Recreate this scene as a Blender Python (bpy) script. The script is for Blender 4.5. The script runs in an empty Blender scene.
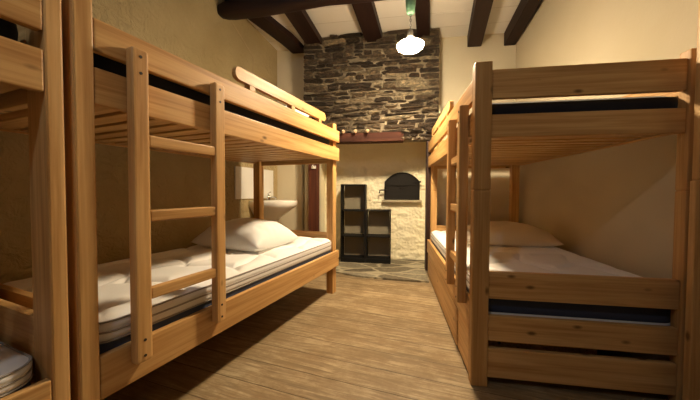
import bpy, bmesh, math, random
from mathutils import Vector, Matrix, noise
random.seed(7)
S = bpy.context.scene
COL = S.collection
R = math.radians

# ------------------------------------------------------------------ camera
PITCH, ROLL, F = R(-1.573), R(0.231), 283.05
cam_d = bpy.data.cameras.new('camera'); cam = bpy.data.objects.new('camera', cam_d); COL.objects.link(cam)
cam_d.sensor_width = 36; cam_d.sensor_fit = 'HORIZONTAL'; cam_d.lens = F * 36 / 700
cam_d.shift_y = -0.0015; cam_d.clip_start = 0.02
fw = Vector((0, math.cos(PITCH), math.sin(PITCH))); up0 = Vector((0, -math.sin(PITCH), math.cos(PITCH)))
rt = Vector((1, 0, 0)) * math.cos(ROLL) + up0 * math.sin(ROLL); up = -Vector((1, 0, 0)) * math.sin(ROLL) + up0 * math.cos(ROLL)
M = Matrix((rt, up, -fw)).transposed().to_4x4(); M.translation = (0, 0, 1.0)
cam.matrix_world = M
S.camera = cam
# ------------------------------------------------------------------ light, exposure
LAMP_E = 560.0
SECOND_LAMP_W = 22.0
w = bpy.data.worlds.new('night'); S.world = w; w.use_nodes = True
w.node_tree.nodes['Background'].inputs[0].default_value = (0.9, 0.7, 0.5, 1)
w.node_tree.nodes['Background'].inputs[1].default_value = 0.0
S.view_settings.view_transform = 'Standard'; S.view_settings.look = 'None'
S.view_settings.exposure = 0.25; S.view_settings.gamma = 1.0; S.view_settings.use_curve_mapping = False
S.cycles.max_bounces = 12; S.cycles.diffuse_bounces = 8
YAW = R(9)          # the room's axis against the camera
LAMP_POS = (0.122, 2.55, 2.275)

l2 = bpy.data.lights.new('room_lamp_behind', 'POINT'); l2.energy = SECOND_LAMP_W; l2.color = (0.78, 0.88, 1.0); l2.shadow_soft_size = 0.05
l2o = bpy.data.objects.new('room_lamp_behind', l2); COL.objects.link(l2o)
l2o.location = (-0.7*math.cos(YAW) - 0.55*math.sin(YAW), 0.7*math.sin(YAW) - 0.55*math.cos(YAW), 2.77)   # a cooler lamp nearer the door

# ------------------------------------------------------------------ helpers
def obj(name, bm, mat=None, parent=None, smooth=False, recalc=True):
    if recalc: bmesh.ops.recalc_face_normals(bm, faces=bm.faces[:])
    me = bpy.data.meshes.new(name); bm.to_mesh(me); bm.free()
    if smooth:
        for p in me.polygons: p.use_smooth = True
    o = bpy.data.objects.new(name, me); COL.objects.link(o)
    if mat: me.materials.append(mat)
    if parent: o.parent = parent
    return o
def tag(o, label, cat, group=None, kind=None):
    o['label'] = label; o['category'] = cat
    if group: o['group'] = group
    if kind: o['kind'] = kind
    return o
def room(u, v, z=0.0):
    return Vector((u * math.cos(YAW) + v * math.sin(YAW), -u * math.sin(YAW) + v * math.cos(YAW), z))
def thing(name, label, cat, uvz=(0, 0, 0), rot=None, group=None):
    o = bpy.data.objects.new(name, None); COL.objects.link(o); o.empty_display_size = 0.1
    o.location = room(*uvz); o.rotation_euler = (0, 0, -YAW if rot is None else rot)
    return tag(o, label, cat, group)
def struct(name, bm, mat, label=None, smooth=False):
    o = obj(name, bm, mat, None, smooth); o.rotation_euler = (0, 0, -YAW); o['kind'] = 'structure'
    if label: o['label'] = label
    o['category'] = name.split('_')[0]
    return o
def in_room(o, u=0, v=0, z=0, rz=0):
    o.location = room(u, v, z); o.rotation_euler = (0, 0, -YAW + rz); return o
def box(bm, x0, x1, y0, y1, z0, z1, bev=0.0, seg=2):
    if x1 < x0: x0, x1 = x1, x0
    if y1 < y0: y0, y1 = y1, y0
    b = bmesh.new()
    bmesh.ops.create_cube(b, size=1.0, matrix=Matrix.Translation(((x0+x1)/2, (y0+y1)/2, (z0+z1)/2)) @ Matrix.Diagonal((x1-x0, y1-y0, z1-z0, 1)))
    if bev > 0: bmesh.ops.bevel(b, geom=b.edges[:], offset=bev, segments=seg, affect='EDGES', profile=0.6)
    me = bpy.data.meshes.new('t'); b.to_mesh(me); b.free(); bm.from_mesh(me); bpy.data.meshes.remove(me)
    return bm
def bx(*a, **k): return box(bmesh.new(), *a, **k)
def lathe(bm, prof, n=24, m=Matrix.Identity(4), sx=1, sy=1, closed=True):
    rings = []
    for r, z in prof:
        rings.append([bm.verts.new(m @ Vector((r*sx*math.cos(2*math.pi*i/n), r*sy*math.sin(2*math.pi*i/n), z))) for i in range(n)])
    for a, b in zip(rings, rings[1:]):
        for i in range(n):
            bm.faces.new((a[i], a[(i+1) % n], b[(i+1) % n], b[i]))
    if closed:
        bm.faces.new(rings[0][::-1]); bm.faces.new(rings[-1])
    return bm
def tube(bm, pts, r, n=10):
    pts = [Vector(p) for p in pts]; rings = []
    for i, p in enumerate(pts):
        d = (pts[min(i+1, len(pts)-1)] - pts[max(i-1, 0)]).normalized()
        a = d.orthogonal().normalized() if i == 0 else (pa - d * pa.dot(d)).normalized()
        pa = a; b = d.cross(a)
        rr = r[i] if isinstance(r, (list, tuple)) else r
        rings.append([bm.verts.new(p + (a*math.cos(2*math.pi*k/n) + b*math.sin(2*math.pi*k/n)) * rr) for k in range(n)])
    for a, b in zip(rings, rings[1:]):
        for k in range(n): bm.faces.new((a[k], a[(k+1) % n], b[(k+1) % n], b[k]))
    bm.faces.new(rings[0][::-1]); bm.faces.new(rings[-1])
    return bm
def prism(bm, outline, ext, f):
    """outline: 2-D points; f(p, t) -> Vector at depth t in ext"""
    a = [bm.verts.new(f(p, ext[0])) for p in outline]; b = [bm.verts.new(f(p, ext[1])) for p in outline]
    n = len(outline)
    for i in range(n): bm.faces.new((a[i], a[(i+1) % n], b[(i+1) % n], b[i]))
    bm.faces.new(a[::-1]); bm.faces.new(b)
    return bm

# ------------------------------------------------------------------ materials
class NT:
    def __init__(s, name):
        s.m = bpy.data.materials.new(name); s.m.use_nodes = True; s.t = s.m.node_tree; s.b = s.t.nodes['Principled BSDF']
    def n(s, t, **k):
        x = s.t.nodes.new(t)
        for a, v in k.items():
            if a in x.inputs.keys(): x.inputs[a].default_value = v
            else: setattr(x, a, v)
        return x
    def l(s, a, b): s.t.links.new(a, b)
    def ramp(s, src, stops):
        r = s.n('ShaderNodeValToRGB'); e = r.color_ramp.elements
        while len(e) < len(stops): e.new(0.5)
        for q, (p, c) in zip(e, stops): q.position = p; q.color = (*c, 1)
        s.l(src, r.inputs[0]); return r.outputs[0]
    def mix(s, fac, a, b, mode='MIX'):
        x = s.n('ShaderNodeMix', data_type='RGBA', blend_type=mode)
        if isinstance(fac, (int, float)): x.inputs[0].default_value = fac
        else: s.l(fac, x.inputs[0])
        for v, i in ((a, 6), (b, 7)):
            if isinstance(v, tuple): x.inputs[i].default_value = (*v, 1)
            else: s.l(v, x.inputs[i])
        return x.outputs[2]
    def coord(s, scale=(1, 1, 1), rnd=False, rot=(0, 0, 0)):
        tc = s.n('ShaderNodeTexCoord'); v = tc.outputs['Object']
        if rnd:
            oi = s.n('ShaderNodeObjectInfo'); mm = s.n('ShaderNodeMath', operation='MULTIPLY'); mm.inputs[1].default_value = 37.0
            s.l(oi.outputs['Random'], mm.inputs[0]); ad = s.n('ShaderNodeVectorMath', operation='ADD')
            s.l(v, ad.inputs[0]); s.l(mm.outputs[0], ad.inputs[1]); v = ad.outputs[0]
        mp = s.n('ShaderNodeMapping'); mp.inputs['Scale'].default_value = scale; mp.inputs['Rotation'].default_value = rot
        s.l(v, mp.inputs[0]); return mp.outputs[0]
    def bump(s, h, strength=0.3, dist=0.01):
        b = s.n('ShaderNodeBump'); b.inputs['Strength'].default_value = strength; b.inputs['Distance'].default_value = dist
        s.l(h, b.inputs['Height']); s.l(b.outputs[0], s.b.inputs['Normal'])
    def rough(s, v, spec=None):
        s.b.inputs['Roughness'].default_value = v
        if spec is not None: s.b.inputs['Specular IOR Level'].default_value = spec
def plain(name, c, rough=0.6, metal=0.0, spec=0.4):
    t = NT(name); t.b.inputs['Base Color'].default_value = (*c, 1); t.rough(rough, spec); t.b.inputs['Metallic'].default_value = metal
    return t.m
def wood(name, axis, dark, mid, light, knots=True, rough=0.45, gscale=1.0):
    t = NT(name)
    g = [22*gscale]*3; g['xyz'.index(axis)] = 1.1
    c = t.coord(tuple(g), True)
    n = t.n('ShaderNodeTexNoise', Scale=1.0, Detail=4.0, Roughness=0.6, Distortion=0.7); t.l(c, n.inputs['Vector'])
    col = t.ramp(n.outputs['Fac'], [(0.33, dark), (0.5, mid), (0.66, light)])
    g2 = [90]*3; g2['xyz'.index(axis)] = 2.0
    c2 = t.coord(tuple(g2), True)
    n2 = t.n('ShaderNodeTexNoise', Scale=1.0, Detail=2.0); t.l(c2, n2.inputs['Vector'])
    col = t.mix(0.28, col, t.ramp(n2.outputs['Fac'], [(0.35, dark), (0.6, light)]))
    # every board its own tone
    oi = t.n('ShaderNodeObjectInfo')
    tone = t.ramp(oi.outputs['Random'], [(0.0, (0.86, 0.81, 0.74)), (1.0, (1.10, 1.06, 1.02))])
    col = t.mix(1.0, col, tone, 'MULTIPLY')
    if knots:
        gk = [13.0]*3; gk['xyz'.index(axis)] = 6.0
        ck = t.coord(tuple(gk), True)
        v = t.n('ShaderNodeTexVoronoi', Scale=1.0); t.l(ck, v.inputs['Vector'])
        # only some cells hold a knot
        sel = t.n('ShaderNodeMath', operation='GREATER_THAN'); sel.inputs[1].default_value = 0.55
        sp = t.n('ShaderNodeSeparateColor'); t.l(v.outputs['Color'], sp.inputs[0]); t.l(sp.outputs[0], sel.inputs[0])
        k = t.ramp(v.outputs['Distance'], [(0.06, (1, 1, 1)), (0.17, (0, 0, 0))])
        mm = t.n('ShaderNodeMath', operation='MULTIPLY'); t.l(k, mm.inputs[0]); t.l(sel.outputs[0], mm.inputs[1])
        col = t.mix(mm.outputs[0], col, tuple(x*0.42 for x in dark))
    t.l(col, t.b.inputs['Base Color']); t.rough(rough, 0.35)
    t.bump(n2.outputs['Fac'], 0.08, 0.004)
    return t.m
PD, PM, PL = (0.40, 0.20, 0.06), (0.575, 0.335, 0.122), (0.68, 0.44, 0.19)
WX = wood('pine_along', 'x', PD, PM, PL); WY = wood('pine_across', 'y', PD, PM, PL); WZ = wood('pine_upright', 'z', PD, PM, PL)
PALE = wood('pale_pine_across', 'y', (0.62, 0.42, 0.2), (0.7, 0.5, 0.27), (0.75, 0.56, 0.33), False)
BEAM = wood('stained_beam', 'y', (0.014, 0.005, 0.003), (0.022, 0.008, 0.005), (0.032, 0.012, 0.007), False, 0.6, 0.5)
BEAMX = wood('stained_beam_across', 'x', (0.014, 0.005, 0.003), (0.022, 0.008, 0.005), (0.032, 0.012, 0.007), False, 0.6, 0.5)
REDZ = wood('red_stained_upright', 'z', (0.045, 0.012, 0.005), (0.075, 0.020, 0.008), (0.12, 0.034, 0.013), False, 0.7, 0.6)
REDX = wood('red_stained_board', 'x', (0.022, 0.007, 0.004), (0.045, 0.013, 0.007), (0.12, 0.042, 0.022), False, 0.85, 0.6)
DARKJ = wood('dark_jamb', 'z', (0.02, 0.008, 0.005), (0.035, 0.014, 0.008), (0.05, 0.02, 0.012), False, 0.6, 0.6)
HOLE = plain('dark_bolt', (0.03, 0.02, 0.015), 0.5)
def plaster(name, c, c2, scale, strength, dist, det=6.0, rough=0.9):
    t = NT(name); co = t.coord()
    n = t.n('ShaderNodeTexNoise', Scale=scale, Detail=det, Roughness=0.6, Distortion=0.6); t.l(co, n.inputs['Vector'])
    n2 = t.n('ShaderNodeTexNoise', Scale=1.7, Detail=3.0); t.l(co, n2.inputs['Vector'])
    t.l(t.ramp(n2.outputs['Fac'], [(0.35, c2), (0.62, c)]), t.b.inputs['Base Color']); t.rough(rough, 0.2)
    t.bump(n.outputs['Fac'], strength, dist); return t.m
PL_ROUGH = plaster('trowelled_ochre_plaster', (0.47, 0.37, 0.195), (0.41, 0.315, 0.155), 13.0, 0.9, 0.04)
PL_SMOOTH = plaster('smooth_cream_plaster', (0.56, 0.485, 0.34), (0.53, 0.455, 0.31), 30.0, 0.12, 0.01)
PL_BACK = plaster('cream_back_plaster', (0.74, 0.66, 0.48), (0.70, 0.61, 0.43), 30.0, 0.15, 0.01)
PL_DIM = plaster('brown_plaster', (0.22, 0.16, 0.09), (0.19, 0.13, 0.07), 12.0, 0.3, 0.02)
PL_WHITE = plaster('white_limewash', (0.90, 0.83, 0.60), (0.86, 0.77, 0.53), 26.0, 0.45, 0.02)
def ceiling_mat():
    t = NT('white_ceiling_boards'); co = t.coord()
    sp = t.n('ShaderNodeSeparateXYZ'); t.l(co, sp.inputs[0])
    m = t.n('ShaderNodeMath', operation='MULTIPLY'); m.inputs[1].default_value = 4.2; t.l(sp.outputs[1], m.inputs[0])
    fr = t.n('ShaderNodeMath', operation='FRACT'); t.l(m.outputs[0], fr.inputs[0])
    g = t.ramp(fr.outputs[0], [(0.0, (0, 0, 0)), (0.04, (1, 1, 1))])
    t.l(t.mix(g, (0.55, 0.50, 0.42), (0.80, 0.76, 0.68)), t.b.inputs['Base Color']); t.rough(0.8, 0.2); t.bump(g, 0.4, 0.006)
    return t.m
CEIL = ceiling_mat()
def floor_mat():
    t = NT('worn_floorboards'); co = t.coord()       # boards run along local x
    sp = t.n('ShaderNodeSeparateXYZ'); t.l(co, sp.inputs[0])
    m = t.n('ShaderNodeMath', operation='MULTIPLY'); m.inputs[1].default_value = 1/0.17; t.l(sp.outputs[1], m.inputs[0])
    fl = t.n('ShaderNodeMath', operation='FLOOR'); t.l(m.outputs[0], fl.inputs[0])
    fr = t.n('ShaderNodeMath', operation='FRACT'); t.l(m.outputs[0], fr.inputs[0])
    wn = t.n('ShaderNodeTexWhiteNoise', noise_dimensions='1D'); t.l(fl.outputs[0], wn.inputs['W'])
    sh = t.n('ShaderNodeVectorMath', operation='SCALE'); t.l(wn.outputs['Color'], sh.inputs[0]); sh.inputs['Scale'].default_value = 20
    ad = t.n('ShaderNodeVectorMath', operation='ADD'); t.l(co, ad.inputs[0]); t.l(sh.outputs[0], ad.inputs[1])
    mp = t.n('ShaderNodeMapping'); mp.inputs['Scale'].default_value = (4.0, 42, 1); t.l(ad.outputs[0], mp.inputs[0])
    n = t.n('ShaderNodeTexNoise', Scale=1.0, Detail=6.0, Roughness=0.65, Distortion=0.9); t.l(mp.outputs[0], n.inputs['Vector'])
    col = t.ramp(n.outputs['Fac'], [(0.3, (0.15, 0.105, 0.055)), (0.5, (0.31, 0.225, 0.125)), (0.72, (0.50, 0.395, 0.24))])
    n2 = t.n('ShaderNodeTexNoise', Scale=5.0, Detail=7.0, Roughness=0.75); t.l(co, n2.inputs['Vector'])
    col = t.mix(t.ramp(n2.outputs['Fac'], [(0.40, (0.7, 0.7, 0.7)), (0.6, (0, 0, 0))]), col, (0.20, 0.13, 0.06))
    tone = t.ramp(wn.outputs['Value'], [(0.0, (0.86, 0.84, 0.82)), (1.0, (1.1, 1.08, 1.05))])
    col = t.mix(1.0, col, tone, 'MULTIPLY')
    gap = t.ramp(fr.outputs[0], [(0.0, (0, 0, 0)), (0.04, (1, 1, 1))])
    col = t.mix(gap, (0.05, 0.03, 0.014), col)
    t.l(col, t.b.inputs['Base Color']); t.rough(0.55, 0.3)
    mx = t.n('ShaderNodeMath', operation='MULTIPLY'); t.l(gap, mx.inputs[0]); mx.inputs[1].default_value = 1.0
    ad2 = t.n('ShaderNodeMath', operation='MULTIPLY_ADD'); t.l(n.outputs['Fac'], ad2.inputs[0]); ad2.inputs[1].default_value = 0.25; t.l(mx.outputs[0], ad2.inputs[2])
    t.bump(ad2.outputs[0], 0.5, 0.006)
    return t.m
FLOOR = floor_mat()
def stone_mat():
    t = NT('dark_schist'); g = t.n('ShaderNodeNewGeometry'); co = t.coord((1, 1, 2.5))
    base = t.ramp(g.outputs['Random Per Island'], [(0.0, (0.038, 0.025, 0.015)), (0.4, (0.065, 0.044, 0.027)), (0.68, (0.12, 0.085, 0.052)), (0.88, (0.23, 0.18, 0.115)), (1.0, (0.34, 0.285, 0.19))])
    n = t.n('ShaderNodeTexNoise', Scale=16.0, Detail=7.0, Roughness=0.72); t.l(co, n.inputs['Vector'])
    col = t.mix(1.0, base, t.ramp(n.outputs['Fac'], [(0.3, (0.4, 0.38, 0.36)), (0.5, (1.0, 1.0, 1.0)), (0.72, (2.6, 2.4, 2.1))]), 'MULTIPLY')
    t.l(col, t.b.inputs['Base Color']); t.rough(0.55, 0.5); t.bump(n.outputs['Fac'], 1.0, 0.05); return t.m
STONE = stone_mat()
MORTAR = plaster('pale_mortar', (0.34, 0.28, 0.19), (0.09, 0.068, 0.042), 16.0, 0.9, 0.03)
def flag_mat():
    t = NT('hearth_flagstones'); co = t.coord((2.6, 4.6, 1))
    n = t.n('ShaderNodeTexNoise', Scale=1.3, Detail=3.0); t.l(co, n.inputs['Vector'])
    ad = t.n('ShaderNodeVectorMath', operation='MULTIPLY_ADD'); t.l(n.outputs['Color'], ad.inputs[0]); ad.inputs[1].default_value = (0.5, 0.5, 0); t.l(co, ad.inputs[2])
    v = t.n('ShaderNodeTexVoronoi', Scale=1.0, feature='DISTANCE_TO_EDGE'); t.l(ad.outputs[0], v.inputs['Vector'])
    v2 = t.n('ShaderNodeTexVoronoi', Scale=1.0); t.l(ad.outputs[0], v2.inputs['Vector'])
    sp = t.n('ShaderNodeSeparateColor'); t.l(v2.outputs['Color'], sp.inputs[0])
    c = t.ramp(sp.outputs[0], [(0.0, (0.10, 0.078, 0.05)), (0.5, (0.17, 0.14, 0.092)), (1.0, (0.27, 0.235, 0.165))])
    f = t.n('ShaderNodeTexNoise', Scale=22.0, Detail=6.0, Roughness=0.7); tc = t.coord(); t.l(tc, f.inputs['Vector'])
    c = t.mix(1.0, c, t.ramp(f.outputs['Fac'], [(0.3, (0.55, 0.55, 0.55)), (0.7, (1.35, 1.35, 1.3))]), 'MULTIPLY')
    e = t.ramp(v.outputs['Distance'], [(0.02, (1, 1, 1)), (0.085, (0, 0, 0))])
    t.l(t.mix(e, c, (0.42, 0.36, 0.24)), t.b.inputs['Base Color']); t.rough(0.7, 0.3); t.bump(f.outputs['Fac'], 0.6, 0.012)
    return t.m
FLAG = flag_mat()
def fabric(name, c, bump=0.15, scale=260.0):
    t = NT(name); co = t.coord(); n = t.n('ShaderNodeTexNoise', Scale=scale, Detail=2.0); t.l(co, n.inputs['Vector'])
    t.b.inputs['Base Color'].default_value = (*c, 1); t.rough(0.9, 0.15); t.bump(n.outputs['Fac'], bump, 0.002)
    t.b.inputs['Sheen Weight'].default_value = 0.15; return t.m
WHITE_F = fabric('white_ticking', (0.82, 0.80, 0.77)); QUILT = fabric('white_quilting', (0.84, 0.83, 0.80)); NAVY = fabric('navy_fabric', (0.05, 0.064, 0.115))
DARKNAVY = fabric('dark_mattress_cover', (0.012, 0.014, 0.022)); PIPE_F = fabric('grey_piping', (0.34, 0.31, 0.27)); LINEN = fabric('white_pillowcase', (0.80, 0.79, 0.77), 0.1, 180)
CREAM_F = fabric('cream_pillowcase', (0.80, 0.73, 0.60), 0.1, 180)
IRON = plain('black_iron', (0.016, 0.013, 0.010), 0.7, 0.2, 0.25); BLACK = plain('black_frame', (0.007, 0.006, 0.005), 0.6, 0, 0.25)
BACKP = plain('beige_back_panel', (0.27, 0.23, 0.155), 0.8); CERAMIC = plain('white_ceramic', (0.88, 0.85, 0.78), 0.12, 0, 0.5)
CHROME = plain('chrome', (0.7, 0.7, 0.7), 0.15, 1.0); GREEN = plain('green_plastic', (0.10, 0.20, 0.12), 0.45); TILE = plain('white_panel', (0.80, 0.78, 0.72), 0.2)
GREYPIPE = plain('grey_pipe', (0.50, 0.46, 0.38), 0.4); CREAMPIPE = plain('cream_pipe', (0.82, 0.76, 0.6), 0.5); KNOBW = plain('pale_wood_knob', (0.66, 0.46, 0.27), 0.45)
STEEL = plain('steel_chain', (0.25, 0.23, 0.2), 0.4, 0.8); LEDGE = plain('ledge_stone', (0.40, 0.34, 0.22), 0.9)

# ------------------------------------------------------------------ room shell (room coordinates u, v, z)
UR, VB = 1.445, 3.774                 # right wall, back wall
ZC0, SL = 2.945, 0.12                 # ceiling height at the back wall, slope
def zc(v): return ZC0 + SL * (VB - v)
VN = -2.6                             # wall behind the camera
VR = 4.15                             # back of the hearth recess
VF = 3.56                             # face of the stone chimney breast
UL0, UL1 = -1.63, -2.1                # left wall at v = VB and v = 1.0
def ul(v): return UL0 + (UL1 - UL0) * (VB - v) / (VB - 1.0)
ZL = 1.625                            # underside of the chimney breast
UB0, UB1 = -1.185, 0.525              # sides of the breast

bm = bmesh.new(); box(bm, -3.6, 3.2, -3.6, 4.8, -0.08, 0.0)
fl = obj('floor', bm, FLOOR); fl['kind'] = 'structure'; fl['category'] = 'floor'
fl.rotation_euler = (0, 0, -R(19.5))
for vtx in fl.data.vertices: vtx.co.x += 0.0
bm = bmesh.new()
prism(bm, [(VN-0.2, zc(VN-0.2)), (4.4, zc(4.4)), (4.4, zc(4.4)+0.1), (VN-0.2, zc(VN-0.2)+0.1)], (-3.3, 1.6), lambda p, t: Vector((t, p[0], p[1])))
struct('ceiling', bm, CEIL)
def wall_prism(name, v0, v1, u0, u1, thick, mat):       # a wall between two plan points, inner face on the line
    bm = bmesh.new(); d = Vector((u1-u0, v1-v0)); n = Vector((-d.y, d.x)).normalized() * thick
    P = [(u0, v0), (u1, v1), (u1+n.x, v1+n.y), (u0+n.x, v0+n.y)]
    lo = [bm.verts.new((p[0], p[1], 0)) for p in P]; hi = [bm.verts.new((p[0], p[1], zc(p[1]) + 0.02)) for p in P]
    for i in range(4): bm.faces.new((lo[i], lo[(i+1) % 4], hi[(i+1) % 4], hi[i]))
    bm.faces.new(lo[::-1]); bm.faces.new(hi)
    return struct(name, bm, mat)
wall_prism('wall_left', VN-0.1, VB, ul(VN-0.1), UL0, 0.12, PL_ROUGH)
wall_prism('wall_right', VB, VN-0.1, UR, UR, 0.12, PL_SMOOTH)
wall_prism('wall_behind', VN, VN, UR+0.1, ul(VN)-0.1, 0.12, PL_DIM)
wb = bmesh.new()
box(wb, UL0-0.12, -1.03, VB, VB+0.12, 0, zc(VB)+0.02)
box(wb, 0.44, UR+0.12, VB, VB+0.12, 0, zc(VB)+0.02)
struct('wall_back', wb, PL_BACK)
# recess: whitewashed rubble, relief in the mesh
rb = bmesh.new(); nx, nz = 130, 150; grid = []
for i in range(nx+1):
    row = []
    for k in range(nz+1):
        u = -1.06 + 1.58*i/nx; z = 1.95*k/nz
        d, _ = noise.voronoi(Vector((u*5.0 + 0.35*noise.noise(Vector((u*4, z*4, 0))), z*9.0, 1.7)))
        h = 0.011*min(1.0, (d[1]-d[0])*2.2) + 0.012*noise.noise(Vector((u*9, z*9, 3))) + 0.007*noise.noise(Vector((u*30, z*30, 5)))
        h *= 1.0 if z < 1.25 else max(0.25, 1 - (z-1.25)*4)
        row.append(rb.verts.new((u, VR - h, z)))
    grid.append(row)
for i in range(nx):
    for k in range(nz): rb.faces.new((grid[i][k], grid[i+1][k], grid[i+1][k+1], grid[i][k+1]))
box(rb, -1.06, 0.52, VR+0.005, VR+0.12, 0, 1.95)
box(rb, -1.16, -1.04, VF+0.14, VR+0.12, 0, 1.95); box(rb, 0.44, 0.54, VF+0.14, VR+0.12, 0, 1.95)
box(rb, -1.16, 0.54, VF+0.05, VR+0.12, 1.95, 2.05)
struct('wall_recess', rb, PL_WHITE)
# chimney breast: laid stones on a mortar core
mo = bmesh.new(); box(mo, UB0+0.01, UB1-0.01, VF+0.022, VF+0.20, ZL+0.01, zc(VF)+0.02)
core = struct('wall_chimney', mo, MORTAR)
st = bmesh.new()
def rock(u0, u1, z0, z1, depth):
    n = 11; cx, cz = (u0+u1)/2, (z0+z1)/2; hx, hz = (u1-u0)/2, (z1-z0)/2
    out = []
    for i in range(n):
        a = 2*math.pi*(i+random.uniform(-.25, .25))/n
        c, s_ = math.cos(a), math.sin(a); e = 0.42
        x = math.copysign(abs(c)**e, c); z = math.copysign(abs(s_)**e, s_)
        j = random.uniform(.88, 1.04)
        out.append((cx + hx*x*j, cz + hz*z*random.uniform(.86, 1.05)))
    tilt = random.uniform(-.4, .4)*depth; sk_ = random.uniform(-.10, .10)
    def wob(u, z): return z + .028*noise.noise(Vector((u*1.7, z*2.2, 9))) * min(1, (z-ZL)*6, (zc(VF)-z)*6)
    out = [(x, wob(x, z + sk_*(x-cx)*.5)) for x, z in out]; cz = wob(cx, cz)
    def ring(f, y): return [st.verts.new((min(max(cx+(x-cx)*f, UB0), UB1), y + tilt*(z-cz)/max(hz, .01) + random.uniform(-.007, .007), cz+(z-cz)*f)) for x, z in out]
    r0 = [st.verts.new((x, VF+0.05, z)) for x, z in out]; r1 = ring(1.0, VF + 0.03 - depth*0.55); r2 = ring(0.86, VF + 0.03 - depth); r3 = ring(0.5, VF + 0.03 - depth*1.08)
    for a, b in ((r0, r1), (r1, r2), (r2, r3)):
        for i in range(n): st.faces.new((a[i], a[(i+1) % n], b[(i+1) % n], b[i]))
    m = st.verts.new((cx + random.uniform(-.2, .2)*hx, VF + 0.03 - depth*random.uniform(0.95, 1.25), cz))
    for i in range(n): st.faces.new((r3[i], r3[(i+1) % n], m))
z = ZL
top = zc(VF) - 0.01
while z < top - 0.02:
    h = random.choice([.026, .034, .042, .05, .06, .07, .085]); h = min(h, top - z)
    if top - (z+h) < .03: h = top - z
    u = UB0 + random.uniform(-.02, 0)
    while u < UB1 - 0.03:
        wd = random.uniform(.10, .20) if random.random() < .45 else random.uniform(.2, .46)
        e = min(u + wd, UB1)
        if UB1 - e < .06: e = UB1
        g = random.uniform(.001, .008)
        dz = random.uniform(-.010, .010)
        if h > .065 and random.random() < .3:      # two thin slabs in place of one
            k = random.uniform(.4, .6)
            rock(u+g, e-g, z+.004, z+h*k-.004, random.uniform(.018, .045)); rock(u+g, e-g, z+h*k+.004, z+h-.004, random.uniform(.018, .045))
        else:
            rock(max(u+g, UB0), e-g, z+.002+dz, z+h-.002+dz, random.uniform(.02, .05))
        u = e
    z += h
bmesh.ops.subdivide_edges(st, edges=st.edges[:], cuts=1, use_grid_fill=True)
for vv in st.verts:
    if vv.co.y < VF + .035:
        p = vv.co
        vv.co.y += .012*noise.noise(Vector((p.x*14, 3.1, p.z*26))) + .010*noise.noise(Vector((p.x*38, 7.7, p.z*60)))
        vv.co.z += .005*noise.noise(Vector((p.x*30, 1.1, p.z*30))); vv.co.x += .004*noise.noise(Vector((p.x*30, 4.1, p.z*30)))
bmesh.ops.triangulate(st, faces=st.faces[:])
cs = struct('wall_chimney_stone', st, STONE)
# hearth
hb = bmesh.new()
prism(hb, [(-1.02, 3.50), (-0.86, 3.42), (-0.67, 3.345), (-0.42, 3.24), (-0.22, 3.205), (0.1, 3.175), (0.375, 3.165), (0.375, VF+.01), (0.44, VF+.01), (0.44, 4.13), (-1.03, 4.13)],
      (0.0, 0.02), lambda p, t: Vector((p[0], p[1], t)))
struct('floor_hearth', hb, FLAG)
# jambs
bmj = bx(-1.122, -1.0, VF+0.015, VF+0.14, 0, 1.62, bev=.008)
struct('trim_1', bmj, REDZ, 'dark red wooden post at the left of the hearth')
struct('trim_2', bx(0.382, 0.435, VF+0.02, VF+0.14, 0.0, 1.62, bev=.006), DARKJ, 'dark post at the right of the hearth')
# ceiling timbers
def timber(name, path, wdt, dep, mat, label, cat='beam'):
    bm = bmesh.new(); rings = []
    for i, p in enumerate(path):
        p = Vector(p)
        d = (Vector(path[min(i+1, len(path)-1)]) - Vector(path[max(i-1, 0)])); s = Vector((d.y, -d.x, 0)).normalized()
        q = []
        for a, b in ((-1, 0), (-.8, -.04), (.8, -.04), (1, 0), (1, 1), (-1, 1)):
            q.append(bm.verts.new(p + s*(a*wdt/2*(1+.06*noise.noise(p*3+Vector((a, b, 0)))))+ Vector((0, 0, b*dep if b > 0 else b*.1))))
        rings.append(q)
    for a, b in zip(rings, rings[1:]):
        for k in range(6): bm.faces.new((a[k], a[(k+1) % 6], b[(k+1) % 6], b[k]))
    bm.faces.new(rings[0][::-1]); bm.faces.new(rings[-1])
    o = obj(name, bm, mat); o.rotation_euler = (0, 0, -YAW); o['kind'] = 'structure'; o['category'] = cat; o['label'] = label
    return o
def rafter(i, u_end, v_end, z_end, wdt, label, u_near=None, dep=.14):
    un = u_end - math.tan(R(7.5 if u_near is None else u_near))*(v_end - VN)
    pts = []
    for k in range(9):
        t = k/8; v = v_end + (VN - .05 - v_end)*t
        zz = z_end + SL*(v_end - v); pts.append((u_end + (un-u_end)*t + .008*math.sin(5*t+i*2), v, zz))
    timber('trim_%d' % i, pts, wdt, zc(v_end) - z_end + .02, BEAM, label)
rafter(4, -1.045, VF+.06, 2.88, .20, 'dark ceiling rafter ending over the left edge of the chimney stone')
rafter(5, -0.262, VF+.06, 2.86, .205, 'dark ceiling rafter ending at the middle of the chimney stone')
rafter(6, 0.335, VF+.06, 2.87, .15, 'dark ceiling rafter behind the pendant lamp')
rafter(7, 0.962, VB+.06, 2.80, .165, 'dark ceiling rafter right of the chimney stone')
rafter(8, 1.375, VB+.06, 2.785, .13, 'dark ceiling rafter along the right wall', 2.0)
timber('trim_3', [(-1.29, VB+.06, 2.885), (-1.38, 3.5, 2.905), (-1.62, 2.95, 2.97), (-1.80, 2.4, 3.02), (-2.15, 0.5, 3.22)], .19, .17, BEAM, 'bent dark rafter along the left wall')
bmb = bmesh.new()
prof = []
for i in range(15):
    a = 2*math.pi*i/15; prof.append((0.075*math.copysign(abs(math.cos(a))**.6, math.cos(a)), 0.08*math.copysign(abs(math.sin(a))**.6, math.sin(a))))
rings = []
N = 40
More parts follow.
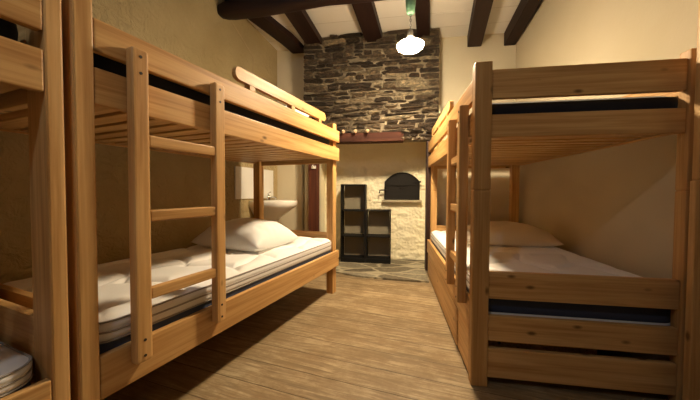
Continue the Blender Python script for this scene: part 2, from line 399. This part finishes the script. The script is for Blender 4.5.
for k in range(N+1):
    t = k/N; u = -1.83 + (UR + .05 + 1.83)*t; zz = 2.86 + .055*min(1, t/.36)**1.5 + .008*noise.noise(Vector((u*2, 0, 0)))
    f = (0.62 if k == 0 else 0.9 if k == 1 else 1.0) + .06*noise.noise(Vector((u*3, 5, 0)))
    rings.append([bmb.verts.new((u, 2.75 + y*f, zz + z_*f)) for y, z_ in prof])
for a, b in zip(rings, rings[1:]):
    for k in range(15): bmb.faces.new((a[k], a[(k+1) % 15], b[(k+1) % 15], b[k]))
bmb.faces.new(rings[0][::-1]); bmb.faces.new(rings[-1])
struct('trim_9', bmb, BEAMX, 'heavy dark cross beam under the rafters', smooth=True)['category'] = 'beam'

# ------------------------------------------------------------------ pendant lamp
lp = thing('pendant_lamp', 'lit pendant lamp with a green cap hanging in front of the chimney stone', 'lamp', LAMP_POS)
zt = zc(LAMP_POS[1]) - LAMP_POS[2]
obj('cord', tube(bmesh.new(), [(0, 0, .30), (0.004, 0, (zt+.3)/2), (0, 0, zt)], .006, 8), STEEL, lp)
obj('ceiling_cap', lathe(bmesh.new(), [(.022, .265), (.034, .272), (.042, .34), (.046, .40), (.03, .42), (.012, .44)], 20), GREEN, lp, True)
ch = bmesh.new()
for k in range(6):
    c = Vector((0, 0, .252 - k*.021)); m = Matrix.Rotation(math.pi/2*(k % 2), 4, 'Z')
    tube(ch, [c + (m @ Vector((.007*math.cos(a), 0, .014*math.sin(a)))) for a in [2*math.pi*i/12 for i in range(13)]], .0028, 6)
obj('chain', ch, STEEL, lp)
obj('lamp_neck', lathe(bmesh.new(), [(.012, .135), (.022, .12), (.026, .085), (.034, .058)], 20), STEEL, lp, True)
em = NT('lit_opal_glass'); em.b.inputs['Base Color'].default_value = (.9, .88, .8, 1)
em.b.inputs['Emission Color'].default_value = (1.0, 0.80, 0.53, 1); em.b.inputs['Emission Strength'].default_value = LAMP_E
obj('diffuser', lathe(bmesh.new(), [(.112, -.008), (.107, -.024), (.085, -.040), (.045, -.050), (.006, -.052)], 40), em.m, lp, True)
es = NT('glowing_enamel'); es.b.inputs['Base Color'].default_value = (.9, .88, .8, 1)
es.b.inputs['Emission Color'].default_value = (1.0, 0.80, 0.53, 1); es.b.inputs['Emission Strength'].default_value = LAMP_E*.10
obj('lamp_shade', lathe(bmesh.new(), [(.02, .058), (.05, .040), (.09, .016), (.118, -.005), (.113, -.010), (.10, .0)], 40), es.m, lp, True)

# ------------------------------------------------------------------ bunk beds
PA, PB, T, L, W, RT = .056, .082, 1.65, 2.02, 1.0, .03
def bunk(label, x, y, yaw, t, flip=False, raised=True, ladder=(.15, .515, .345, 1.525, .040), drawers=False, Ln=L, seam=False, PA=PA, PB=PB):
    """local x runs along the bed, local y*t points from the open side to the wall side"""
    root = bpy.data.objects.new('bunk_bed', None); COL.objects.link(root); root.location = (x, y, 0); root.rotation_euler = (0, 0, math.pi/2 - yaw)
    tag(root, label, 'bed')
    X = (lambda a: -a) if flip else (lambda a: a)
    def B(name, a0, a1, b0, b1, z0, z1, mat, bev=.005, parent=root):
        return obj(name, bx(X(a0), X(a1), t*b0, t*b1, z0, z1, bev=bev), mat, parent)
    # posts: two stacked halves meet at 1.008
    for a0, b0 in ((0, 0), (0, W-PB), (Ln-PA, RT+.002), (Ln-PA, W-PB)):
        bm = bmesh.new(); wb_ = PB if a0 == 0 or b0 > .5 else PB-.012
        pa_ = PA if a0 == 0 else .074; a0 = a0 if a0 == 0 else Ln-pa_
        box(bm, X(a0), X(a0+pa_), t*b0, t*(b0+wb_), 0, 1.0065, bev=.006) if seam else box(bm, X(a0), X(a0+pa_), t*b0, t*(b0+wb_), 0, T, bev=.006)
        if seam: box(bm, X(a0), X(a0+pa_), t*b0, t*(b0+wb_), 1.0095, T, bev=.006)
        if seam: box(bm, X(a0+.004), X(a0+pa_-.004), t*(b0+.004), t*(b0+wb_-.004), .99, 1.03)
        obj('post', bm, WZ, root)
    # open-side rails run past the far post
    side = [('side_rail', .266, .418), ('side_rail', 1.293, 1.417), ('guard_rail', 1.472, 1.582)]
    for n, z0, z1 in side:
        B(n, PA+.001, Ln+.001, 0.001, RT, z0, z1, WX)
        B(n, PA+.001, Ln-.075, W-RT, W-.001, z0, z1, WX)
    # end rails
    for a0, a1 in ((.012, .012+RT), (Ln-.012-RT, Ln-.012)):
        near = a0 < 1; b0 = PB+.001 if near else PB+.001
        for n, z0, z1 in (('end_rail', 1.272, 1.388), ('end_guard', 1.467, 1.612), ('end_guard', .453, .592), ('end_rail', .235, .365)) + ((('end_rail', .045, .195),) if (drawers and near) else ()):
            B(n, a0, a1, b0, W-PB-.001, z0, z1, WY)
    # raised rail on the open side
    if raised:
        bm = bmesh.new(); o = []
        a0, a1, z0, z1, r = .69, 1.74, 1.612, 1.683, .033
        for cxx, czz, s0 in ((a0+r, z1-r, 90), (a0+r, z0+r, 180), (a1-r, z0+r, 270), (a1-r, z1-r, 0)):
            for k in range(6):
                an = R(s0 + 90*k/5); o.append((cxx + r*math.cos(an), czz + r*math.sin(an)))
        prism(bm, o, (.003, .031), lambda p, d: Vector((X(p[0]), t*d, p[1])))
        bmesh.ops.bevel(bm, geom=[e for e in bm.edges if len(e.link_faces) == 2 and e.calc_face_angle(0) > 1.2], offset=.004, segments=2, affect='EDGES')
        rr = obj('raised_rail', bm, WX, root)
        for a in (.80, 1.22, 1.62):
            b_ = bx(X(a), X(a+.045), t*.0315, t*.046, 1.50, 1.66, bev=.002); box(b_, X(a), X(a+.045), t*.004, t*.0315, 1.5825, 1.6115, bev=.002); obj('bracket', b_, WZ, rr)
    # slatted bases: one mesh each
    for zb in (1.300, .330):
        bm = bmesh.new(); a = PA+.03
        while a < Ln-.17:
            box(bm, X(a), X(a+.076), t*(RT+.002), t*(W-RT-.002), zb, zb+.018, bev=.003); a += .104
        for b in (RT+.002, W-RT-.027): box(bm, X(PA+.01), X(Ln-.085), t*b, t*(b+.025), zb-.0, zb+.0175)
        obj('slatted_base', bm, WY, root)
    # ladder hooked on the open side
    lad = bpy.data.objects.new('ladder', None); COL.objects.link(lad); lad.parent = root
    s0, s1, lz0, lz1, sth = ladder; sw = .060
    for a in (s0, s1):
        bm = bx(X(a), X(a+sw), -t*.0005, -t*sth, lz0, lz1, bev=.010, seg=3); obj('stile', bm, WZ, lad)
        for zz in (lz0+.025, lz0+.085, lz1-.09, lz1-.03):
            bm = bmesh.new(); m = Matrix.Translation((X(a+sw/2), -t*(sth+.0008), zz)) @ Matrix.Rotation(math.pi/2, 4, 'X')
            lathe(bm, [(.0055, -.001), (.0055, .001)], 12, m); obj('bolt', bm, HOLE, lad)
    for zz in (.575, .878, 1.168):
        B('rung', s0+sw-.001, s1+.001, -.036, -.006, zz, zz+.045, WX, .006, lad)
    return root
LX, LY, LYAW = -.8856, .9141, R(22.7)
RX, RY, RYAW = .626, 1.434, R(9)
def bed_point(x, y, yaw, a, b, z): # b > 0 points right of the bed's axis
    return Vector((x + a*math.sin(yaw) + b*math.cos(yaw), y + a*math.cos(yaw) - b*math.sin(yaw), z))
bunk('pine bunk bed with ladder along the left wall, empty floor beneath it', LX, LY, LYAW, 1)
bunk('pine bunk bed along the right wall with a drawer panel down to the floor', RX, RY, RYAW, -1, ladder=(.105, .42, .385, 1.47, .050), drawers=True, Ln=2.03, seam=True)
fa = bed_point(LX, LY, LYAW, -.023, 0, 0)
bunk('pine bunk bed cut off at the left edge in the foreground', fa.x, fa.y, LYAW, 1, flip=True, raised=False, ladder=(.30, .70, .345, 1.525, .040), PA=.043, PB=.115)

# drawer under the right bed
d = bpy.data.objects.new('underbed_drawer', None); COL.objects.link(d); d.location = (RX, RY, 0); d.rotation_euler = (0, 0, math.pi/2 - RYAW)
tag(d, 'pine underbed drawer beneath the right bunk bed', 'drawer')
obj('front_panel', bx(.345, 1.955, -.002, -.028, .02, .258, bev=.005), WX, d)
obj('side_panel', bx(.35, .37, -.03, -.80, .03, .20), WX, d); obj('side_panel', bx(1.93, 1.95, -.03, -.80, .03, .20), WX, d)
obj('back_panel', bx(.371, 1.929, -.78, -.80, .03, .20), WX, d); obj('bottom_panel', bx(.371, 1.929, -.03, -.779, .03, .045), WX, d)
fp = obj('kick_board', bx(.062, .338, -.006, -.03, .02, .258, bev=.004), WX); fp.location = d.location; fp.rotation_euler = d.rotation_euler
tag(fp, 'short fixed pine board between near post and underbed drawer of the right bunk', 'board')

# ------------------------------------------------------------------ mattresses
def rr_map(x, y, hx, hy, r):
    dx, dy = abs(x) - (hx-r), abs(y) - (hy-r)
    if dx > 0 and dy > 0:
        m = max(dx, dy); h = math.hypot(dx, dy); dx, dy = dx*m/h, dy*m/h
        return math.copysign(hx-r+dx, x), math.copysign(hy-r+dy, y)
    return x, y
def quilt_h(x, y):
    # scalloped stitch lines across and gently waved lines along the top
    P = .34; a = .12*abs(math.sin(math.pi*y/.44 + .6))
    t1 = (x - a) / P; d1 = abs(t1 - round(t1)) * P
    t2 = (y + .05*math.sin(2*math.pi*x/.68)) / .31; d2 = abs(t2 - round(t2)) * .31
    best = min(d1*.85, d2)
    return .024 * (1 - math.exp(-(best/.020)**1.3)) + .002*noise.noise(Vector((x*9, y*9, 0)))
def border(nx, ny):
    b = [(i, 0) for i in range(nx)] + [(nx, j) for j in range(ny)] + [(i, ny) for i in range(nx, 0, -1)] + [(0, j) for j in range(ny, 0, -1)]
    return b
def band(outl, levels, hx, hy, cap=None):
    """side surface from a rounded outline; levels (offset, z)"""
    bm = bmesh.new(); rings = []
    for off, z in levels:
        rings.append([bm.verts.new((p.x + nrm.x*off, p.y + nrm.y*off, z)) for p, nrm in outl])
    n = len(outl)
    for a, b in zip(rings, rings[1:]):
        for i in range(n): bm.faces.new((a[i], a[(i+1) % n], b[(i+1) % n], b[i]))
    if cap: bm.faces.new(rings[0][::-1])
    return bm
def mattress(label, x, y, yaw, a0, b0, length, width, z0, fancy=True, h=.198, mats=None, flip=1):
    c = bed_point(x, y, yaw, a0 + length/2, b0 + flip*width/2, z0)
    root = bpy.data.objects.new('mattress', None); COL.objects.link(root); root.location = c; root.rotation_euler = (0, 0, math.pi/2 - yaw)
    tag(root, label, 'mattress')
    hx, hy, r = length/2, width/2, .07
    outl = []
    for cx_, cy_, s0 in ((hx-r, hy-r, 0), (-hx+r, hy-r, 90), (-hx+r, -hy+r, 180), (hx-r, -hy+r, 270)):
        for k in range(9):
            an = R(s0 + 90*k/8); nn = Vector((math.cos(an), math.sin(an))); outl.append((Vector((cx_, cy_)) + nn*r, nn))
    top_m, side_m, low_m, pipe_m = mats or (QUILT, WHITE_F, NAVY, PIPE_F)
    nx, ny = (220, 108) if fancy else (30, 14)
    bm = bmesh.new(); g = []
    for i in range(nx+1):
        row = []
        for j in range(ny+1):
            px, py = hx*(2*i/nx-1), hy*(2*j/ny-1); qx, qy = rr_map(px, py, hx, hy, r)
            ed = min(hx-abs(px), hy-abs(py)); ef = 1 - math.exp(-ed/.02) if ed > 0 else 0
            zz = h - .026 + .026*ef + ((quilt_h(px+1, py)-.022)*min(1, ed/.06) if fancy else 0)
            row.append(bm.verts.new((qx, qy, zz)))
        g.append(row)
    for i in range(nx):
        for j in range(ny): bm.faces.new((g[i][j], g[i+1][j], g[i+1][j+1], g[i][j+1]))
    obj('quilted_top' if fancy else 'top_cover', bm, top_m, root, True)
    zt_, zm = h-.026, .098
    k = (h-.026)/.139
    obj('side_panel', band(outl, [(-.004, .098), (.005, .106), (.007, .122), (.002, .1335), (.007, .145), (.008, .160), (0, .172)] if fancy else [(0, .09*k), (.003, .12*k), (0, h-.026)], hx, hy), side_m, root, True)
    obj('border', band(outl, [(-.004, 0.016 if fancy else 0), (.002, .02), (.003, .06), (-.003, .098)] if fancy else [(-.004, 0), (.003, .03), (0, .09*k)], hx, hy, True), low_m, root, True)
    if fancy:
        obj('base_panel', band(outl, [(-.006, 0), (.004, .003), (.004, .014), (-.004, .017)], hx, hy, True), side_m, root, True)
        for zz in (.172, .1335, .099):
            o = bmesh.new(); tube(o, [(p.x+nn.x*.004, p.y+nn.y*.004, zz) for p, nn in outl] + [(outl[0][0].x+outl[0][1].x*.004, outl[0][0].y+outl[0][1].y*.004, zz)], .004, 8)
            obj('piping', o, pipe_m, root, True)
    return root
ZS, ZU = .3485, 1.3185
ML, MW = 1.89, .93
mattress('white quilted mattress with navy border on the lower left bunk', LX, LY, LYAW, .062, -.033, ML, MW, ZS, flip=-1)
mattress('white quilted mattress with navy border on the lower right bunk', RX, RY, RYAW, .062, .033, 1.90, MW, ZS)
mattress('white quilted mattress corner on the lower bunk at the left edge', fa.x, fa.y, LYAW, -.062-ML, -.033, ML, MW, ZS, flip=-1).scale.z = .74
DK = (DARKNAVY, DARKNAVY, DARKNAVY, DARKNAVY)
mattress('dark mattress behind the rails of the upper left bunk', LX, LY, LYAW, .062, -.05, ML, MW-.02, ZU, False, .204, DK, -1)
mattress('dark mattress behind the rails of the upper right bunk', RX, RY, RYAW, .062, .05, 1.90, MW-.02, ZU, False, .161, DK)
mattress('dark mattress in the upper bunk at the left edge', fa.x, fa.y, LYAW, -.062-ML, -.05, ML, MW-.02, ZU, False, .204, DK, -1)

# ------------------------------------------------------------------ pillows
def pillow(label, loc, rz, hx, hy, th, mat, seed, tilt=0.0, sag=0.0):
    bm = bmesh.new(); nx, ny = 56, 36; top, bot = [], []
    for sgn, store in ((1, top), (-1, bot)):
        for i in range(nx+1):
            row = []
            for j in range(ny+1):
                a, b = 2*i/nx-1, 2*j/ny-1
                px = hx*a*(1 - .07*(1-b*b)*abs(a)**3*0 - .06*(b*b)*0); py = hy*b
                pinch = 1 - .055*(1-abs(a)**2)*abs(b)**6 - .0*(a)
                pinch2 = 1 - .05*(1-abs(b)**2)*abs(a)**6
                e = max(0, (1-abs(a)**2.6))*max(0, (1-abs(b)**2.6))
                hz = th*e**.55
                wr = .010*noise.noise(Vector((a*2.3+seed, b*2.3, 1))) + .006*noise.noise(Vector((a*6+seed, b*5, 2))) + .004*abs(noise.noise(Vector((a*3+b*4+seed, b*9, 4))))
                edge = min(1, e*4)
                z = sgn*hz + (wr*edge if sgn > 0 else 0)
                if sgn < 0: z = max(z, -th*.35)*(.55)
                if sgn > 0 and sag: z -= sag*math.exp(-((a-.1)**2*3+(b)**2*3))
                v = bm.verts.new((px*pinch2, py*pinch, z)); row.append(v)
            store.append(row)
    for g, fl_ in ((top, 0), (bot, 1)):
        for i in range(nx):
            for j in range(ny):
                q = (g[i][j], g[i+1][j], g[i+1][j+1], g[i][j+1]); bm.faces.new(q[::-1] if fl_ else q)
    bmesh.ops.remove_doubles(bm, verts=bm.verts[:], dist=.0008)
    o = obj('pillow', bm, mat, None, True); o.location = loc; o.rotation_euler = (0, tilt, rz)
    return tag(o, label, 'pillow')
pillow('white pillow on the lower left bunk', bed_point(LX, LY, LYAW, 1.36, -.545, .588), math.pi/2-LYAW, .27, .34, .175, LINEN, 3)
pillow('cream pillow on the lower right bunk', bed_point(RX, RY, RYAW, 1.23, .57, .580), math.pi/2-RYAW, .25, .38, .145, CREAM_F, 8)
pillow('white pillow on the upper left bunk, just showing over the raised rail', bed_point(LX, LY, LYAW, 1.70, -.50, 1.66), math.pi/2-LYAW, .24, .33, .10, LINEN, 5, -.55)

# ------------------------------------------------------------------ cube shelf
sh = thing('cube_shelf', 'black stepped cube shelf of five cubes against the hearth wall', 'shelf', (-.738, 3.83, .02))
def frame(u0, u1, z0, z1, nrow):
    bm = bmesh.new(); tk = .015
    for u in (u0, u1-tk): box(bm, u, u+tk, 0, .21, z0, z1, bev=.002)
    for k in range(nrow+1):
        zz = z0 + (z1-z0-tk)*k/nrow
        zz2 = zz + (.045 if k == 0 else 0)
        box(bm, u0+tk, u1-tk, .002, .208, zz, zz2+tk, bev=.002)
    return bm
obj('tall_frame', frame(0, .343, 0, 1.075, 3), BLACK, sh); obj('low_frame', frame(.345, .688, 0, .725, 2), BLACK, sh)
for u0, z1, n in ((0, 1.075, 3), (.345, .725, 2)):
    for k in range(n):
        zz = (z1-.022)*k/n
        obj('back_panel', bx(u0+.022, u0+.321, .197, .206, zz+.022, zz+z1/n), BACKP, sh)
# ------------------------------------------------------------------ oven door
ov = thing('oven_door', 'black arched iron oven door in the white hearth wall', 'door', (.10, 4.085, .89))
def arch(w_, zs, zt_, n=14):
    o = [(-w_, 0), (w_, 0)]
    for k in range(n+1):
        a = 1 - 2*k/n; o.append((w_*a, zs + (zt_-zs)*(1 - abs(a)**2.2)))
    return o
obj('door_leaf', prism(bmesh.new(), arch(.237, .245, .372), (.0, .05), lambda p, t: Vector((p[0], t, p[1]))), IRON, ov)
fr_ = bmesh.new()
tube(fr_, [(p[0], -.004, p[1]) for p in arch(.237, .245, .372)] + [(-.237, -.004, 0)], .010, 8); obj('frame', fr_, IRON, ov)
obj('strap', bx(-.23, .23, -.012, -.001, .19, .215, bev=.002), IRON, ov); obj('strap', bx(.16, .26, -.016, -.001, .235, .255, bev=.002), IRON, ov)
hb_ = bmesh.new(); tube(hb_, [(-.20, -.012, .125), (-.27, -.025, .13), (-.312, -.03, .125), (-.318, -.03, .08)], .009, 8); obj('latch', hb_, IRON, ov)
stb = bmesh.new()
for k in range(3):
    a = math.pi*k/3; tube(stb, [(.045*math.cos(a), -.008, .17+.045*math.sin(a)), (-.045*math.cos(a), -.008, .17-.045*math.sin(a))], .006, 6)
lathe(stb, [(.016, -.004), (.012, .014)], 14, Matrix.Translation((0, 0, .17)) @ Matrix.Rotation(math.pi/2, 4, 'X')); obj('star_knob', stb, IRON, ov)
lg = obj('stone_ledge', bx(-.285, .275, -.035, .04, -.045, -.012, bev=.008), LEDGE); in_room(lg, .10, 4.10, .89); tag(lg, 'thin stone ledge below the oven door', 'ledge')

# ------------------------------------------------------------------ coat rack on the breast
cr = thing('coat_rack', 'reddish peg rail with pale knobs under the chimney stone', 'coat rack', (-.32, VF-.036, ZL+.001))
obj('board', bx(-.62, .39, -.020, .0, -.01, .098, bev=.004), REDX, cr)
for u in (-.468, -.315, -.164, -.015):
    bm = bmesh.new(); m = Matrix.Translation((u, -.022, .108)) @ Matrix.Rotation(math.pi/2, 4, 'X')
    lathe(bm, [(.010, -.004), (.009, .03), (.019, .036), (.023, .05), (.018, .062), (.006, .066)], 16, m); 
    pg = obj('peg', bm, KNOBW, cr, True); pg['label'] = 'pale round peg'
ln = struct('trim_10', bx(UB0+.02, .10, VF-.012, VF+.15, ZL-.006, ZL+.085, bev=.006), REDX, 'reddish wooden lintel under the chimney stone')

# ------------------------------------------------------------------ sink corner
wr = math.atan2(UL0-UL1, VB-1.0)      # slant of the left wall against the room axis
def wl(v, off): return (ul(v) + off*math.cos(wr), v - off*math.sin(wr)*0.0)
sk = thing('wash_basin', 'white ceramic wash basin with chrome tap behind the left bunk', 'sink', (ul(3.42)+.008, 3.42, 0), -YAW - wr)
bm = bmesh.new()
def oval(k, zz, ox=0.0, pw=2.6):       # half-oval growing out of the wall
    pts = []
    for i in range(25):
        a = math.pi*(i/24 - .5); c, s_ = math.cos(a), math.sin(a)
        pts.append(Vector((ox + .46*k*abs(c)**(2/pw), .27*k*math.copysign(abs(s_)**(2/pw), s_), zz)))
    return [bm.verts.new(p) for p in pts]
rg = [oval(.40, .60), oval(.52, .655), oval(.76, .735), oval(.95, .80), oval(1.0, .83), oval(1.0, .872), oval(.985, .880)]
rg += [oval(.86, .878, .04), oval(.78, .855, .05), oval(.6, .765, .08), oval(.3, .735, .15)]
for a, b in zip(rg, rg[1:]):
    for i in range(24): bm.faces.new((a[i], a[i+1], b[i+1], b[i]))
    bm.faces.new((a[24], a[0], b[0], b[24]))
bm.faces.new(rg[0][::-1]); bm.faces.new(rg[-1])
obj('basin', bm, CERAMIC, sk, True)
obj('pedestal', lathe(bmesh.new(), [(.10, 0), (.09, .04), (.078, .3), (.085, .55), (.10, .64)], 24, Matrix.Translation((.11, 0, 0))), CERAMIC, sk, True)
tp = bmesh.new(); lathe(tp, [(.026, .872), (.024, .885), (.021, .93), (.017, .945)], 18, Matrix.Translation((.07, .03, 0)))
tube(tp, [(.07, .03, .905), (.13, .02, .925), (.19, .01, .915), (.195, .01, .895)], .011, 10)
tube(tp, [(.07, .03, .945), (.06, .03, .965), (.10, .03, .985)], .008, 8); t_ = obj('tap', tp, CHROME, sk, True); t_['label'] = 'chrome mixer tap'
pn = obj('splashback', bx(0, .012, -.40, .335, .905, 1.275, bev=.003), TILE); tag(pn, 'pale rectangular splashback panel on the wall above the wash basin', 'panel')
pn.location = room(ul(3.32)+.004, 3.32, 0); pn.rotation_euler = (0, 0, -YAW-wr)
for u, r_, m_, n_, lb in ((-1.255, .016, GREYPIPE, 'water_pipe', 'thin grey upright pipe beside the red post, left of the cream pipe'), (-1.195, .024, CREAMPIPE, 'water_pipe', 'cream upright pipe touching the red post side')):
    o = obj(n_, tube(bmesh.new(), [(0, 0, 0), (0, 0, .7), (0, 0, 1.43)], r_, 14), m_, None, True); in_room(o, u, VB-r_-.004, 0); tag(o, lb, 'pipe')
hk = thing('wall_hook', 'small white hook on top of the dark red post', 'hook', (-1.045, VF+.013, 1.30))
obj('plate', bx(-.03, .03, -.008, 0, -.01, .03, bev=.002), TILE, hk)
obj('prong', tube(bmesh.new(), [(0, -.008, .01), (0, -.04, .012), (0, -.05, .035)], .007, 8), TILE, hk, True)
cb = bmesh.new(); 
tube(cb, [(ul(3.263)+.006, 3.263, 1.30), (ul(3.263)+.006, 3.263, 2.60), (ul(3.258)+.006, 3.258, 2.625), (ul(2.86)+.006, 2.86, 2.87), (ul(2.70)+.006, 2.70, 2.96)], .0055, 8)
co_ = obj('electric_cable', cb, plain('painted_cable', (.50, .38, .2), .6)); co_.rotation_euler = (0, 0, -YAW); tag(co_, 'thin painted cable running up the left plaster wall to the beam', 'cable')

# two-piece upright at the right edge of the picture, in front of the right bunk
wp = thing('wooden_post', 'tall two-piece pine upright cut off by the right edge of the picture', 'post', (1.268, 1.415, 0))
obj('lower_post', bx(-.006, .12, 0, .03, 0, 1.052, bev=.006), WZ, wp); obj('upper_post', bx(0, .12, 0, .03, 1.0525, 2.3, bev=.006), WZ, wp)
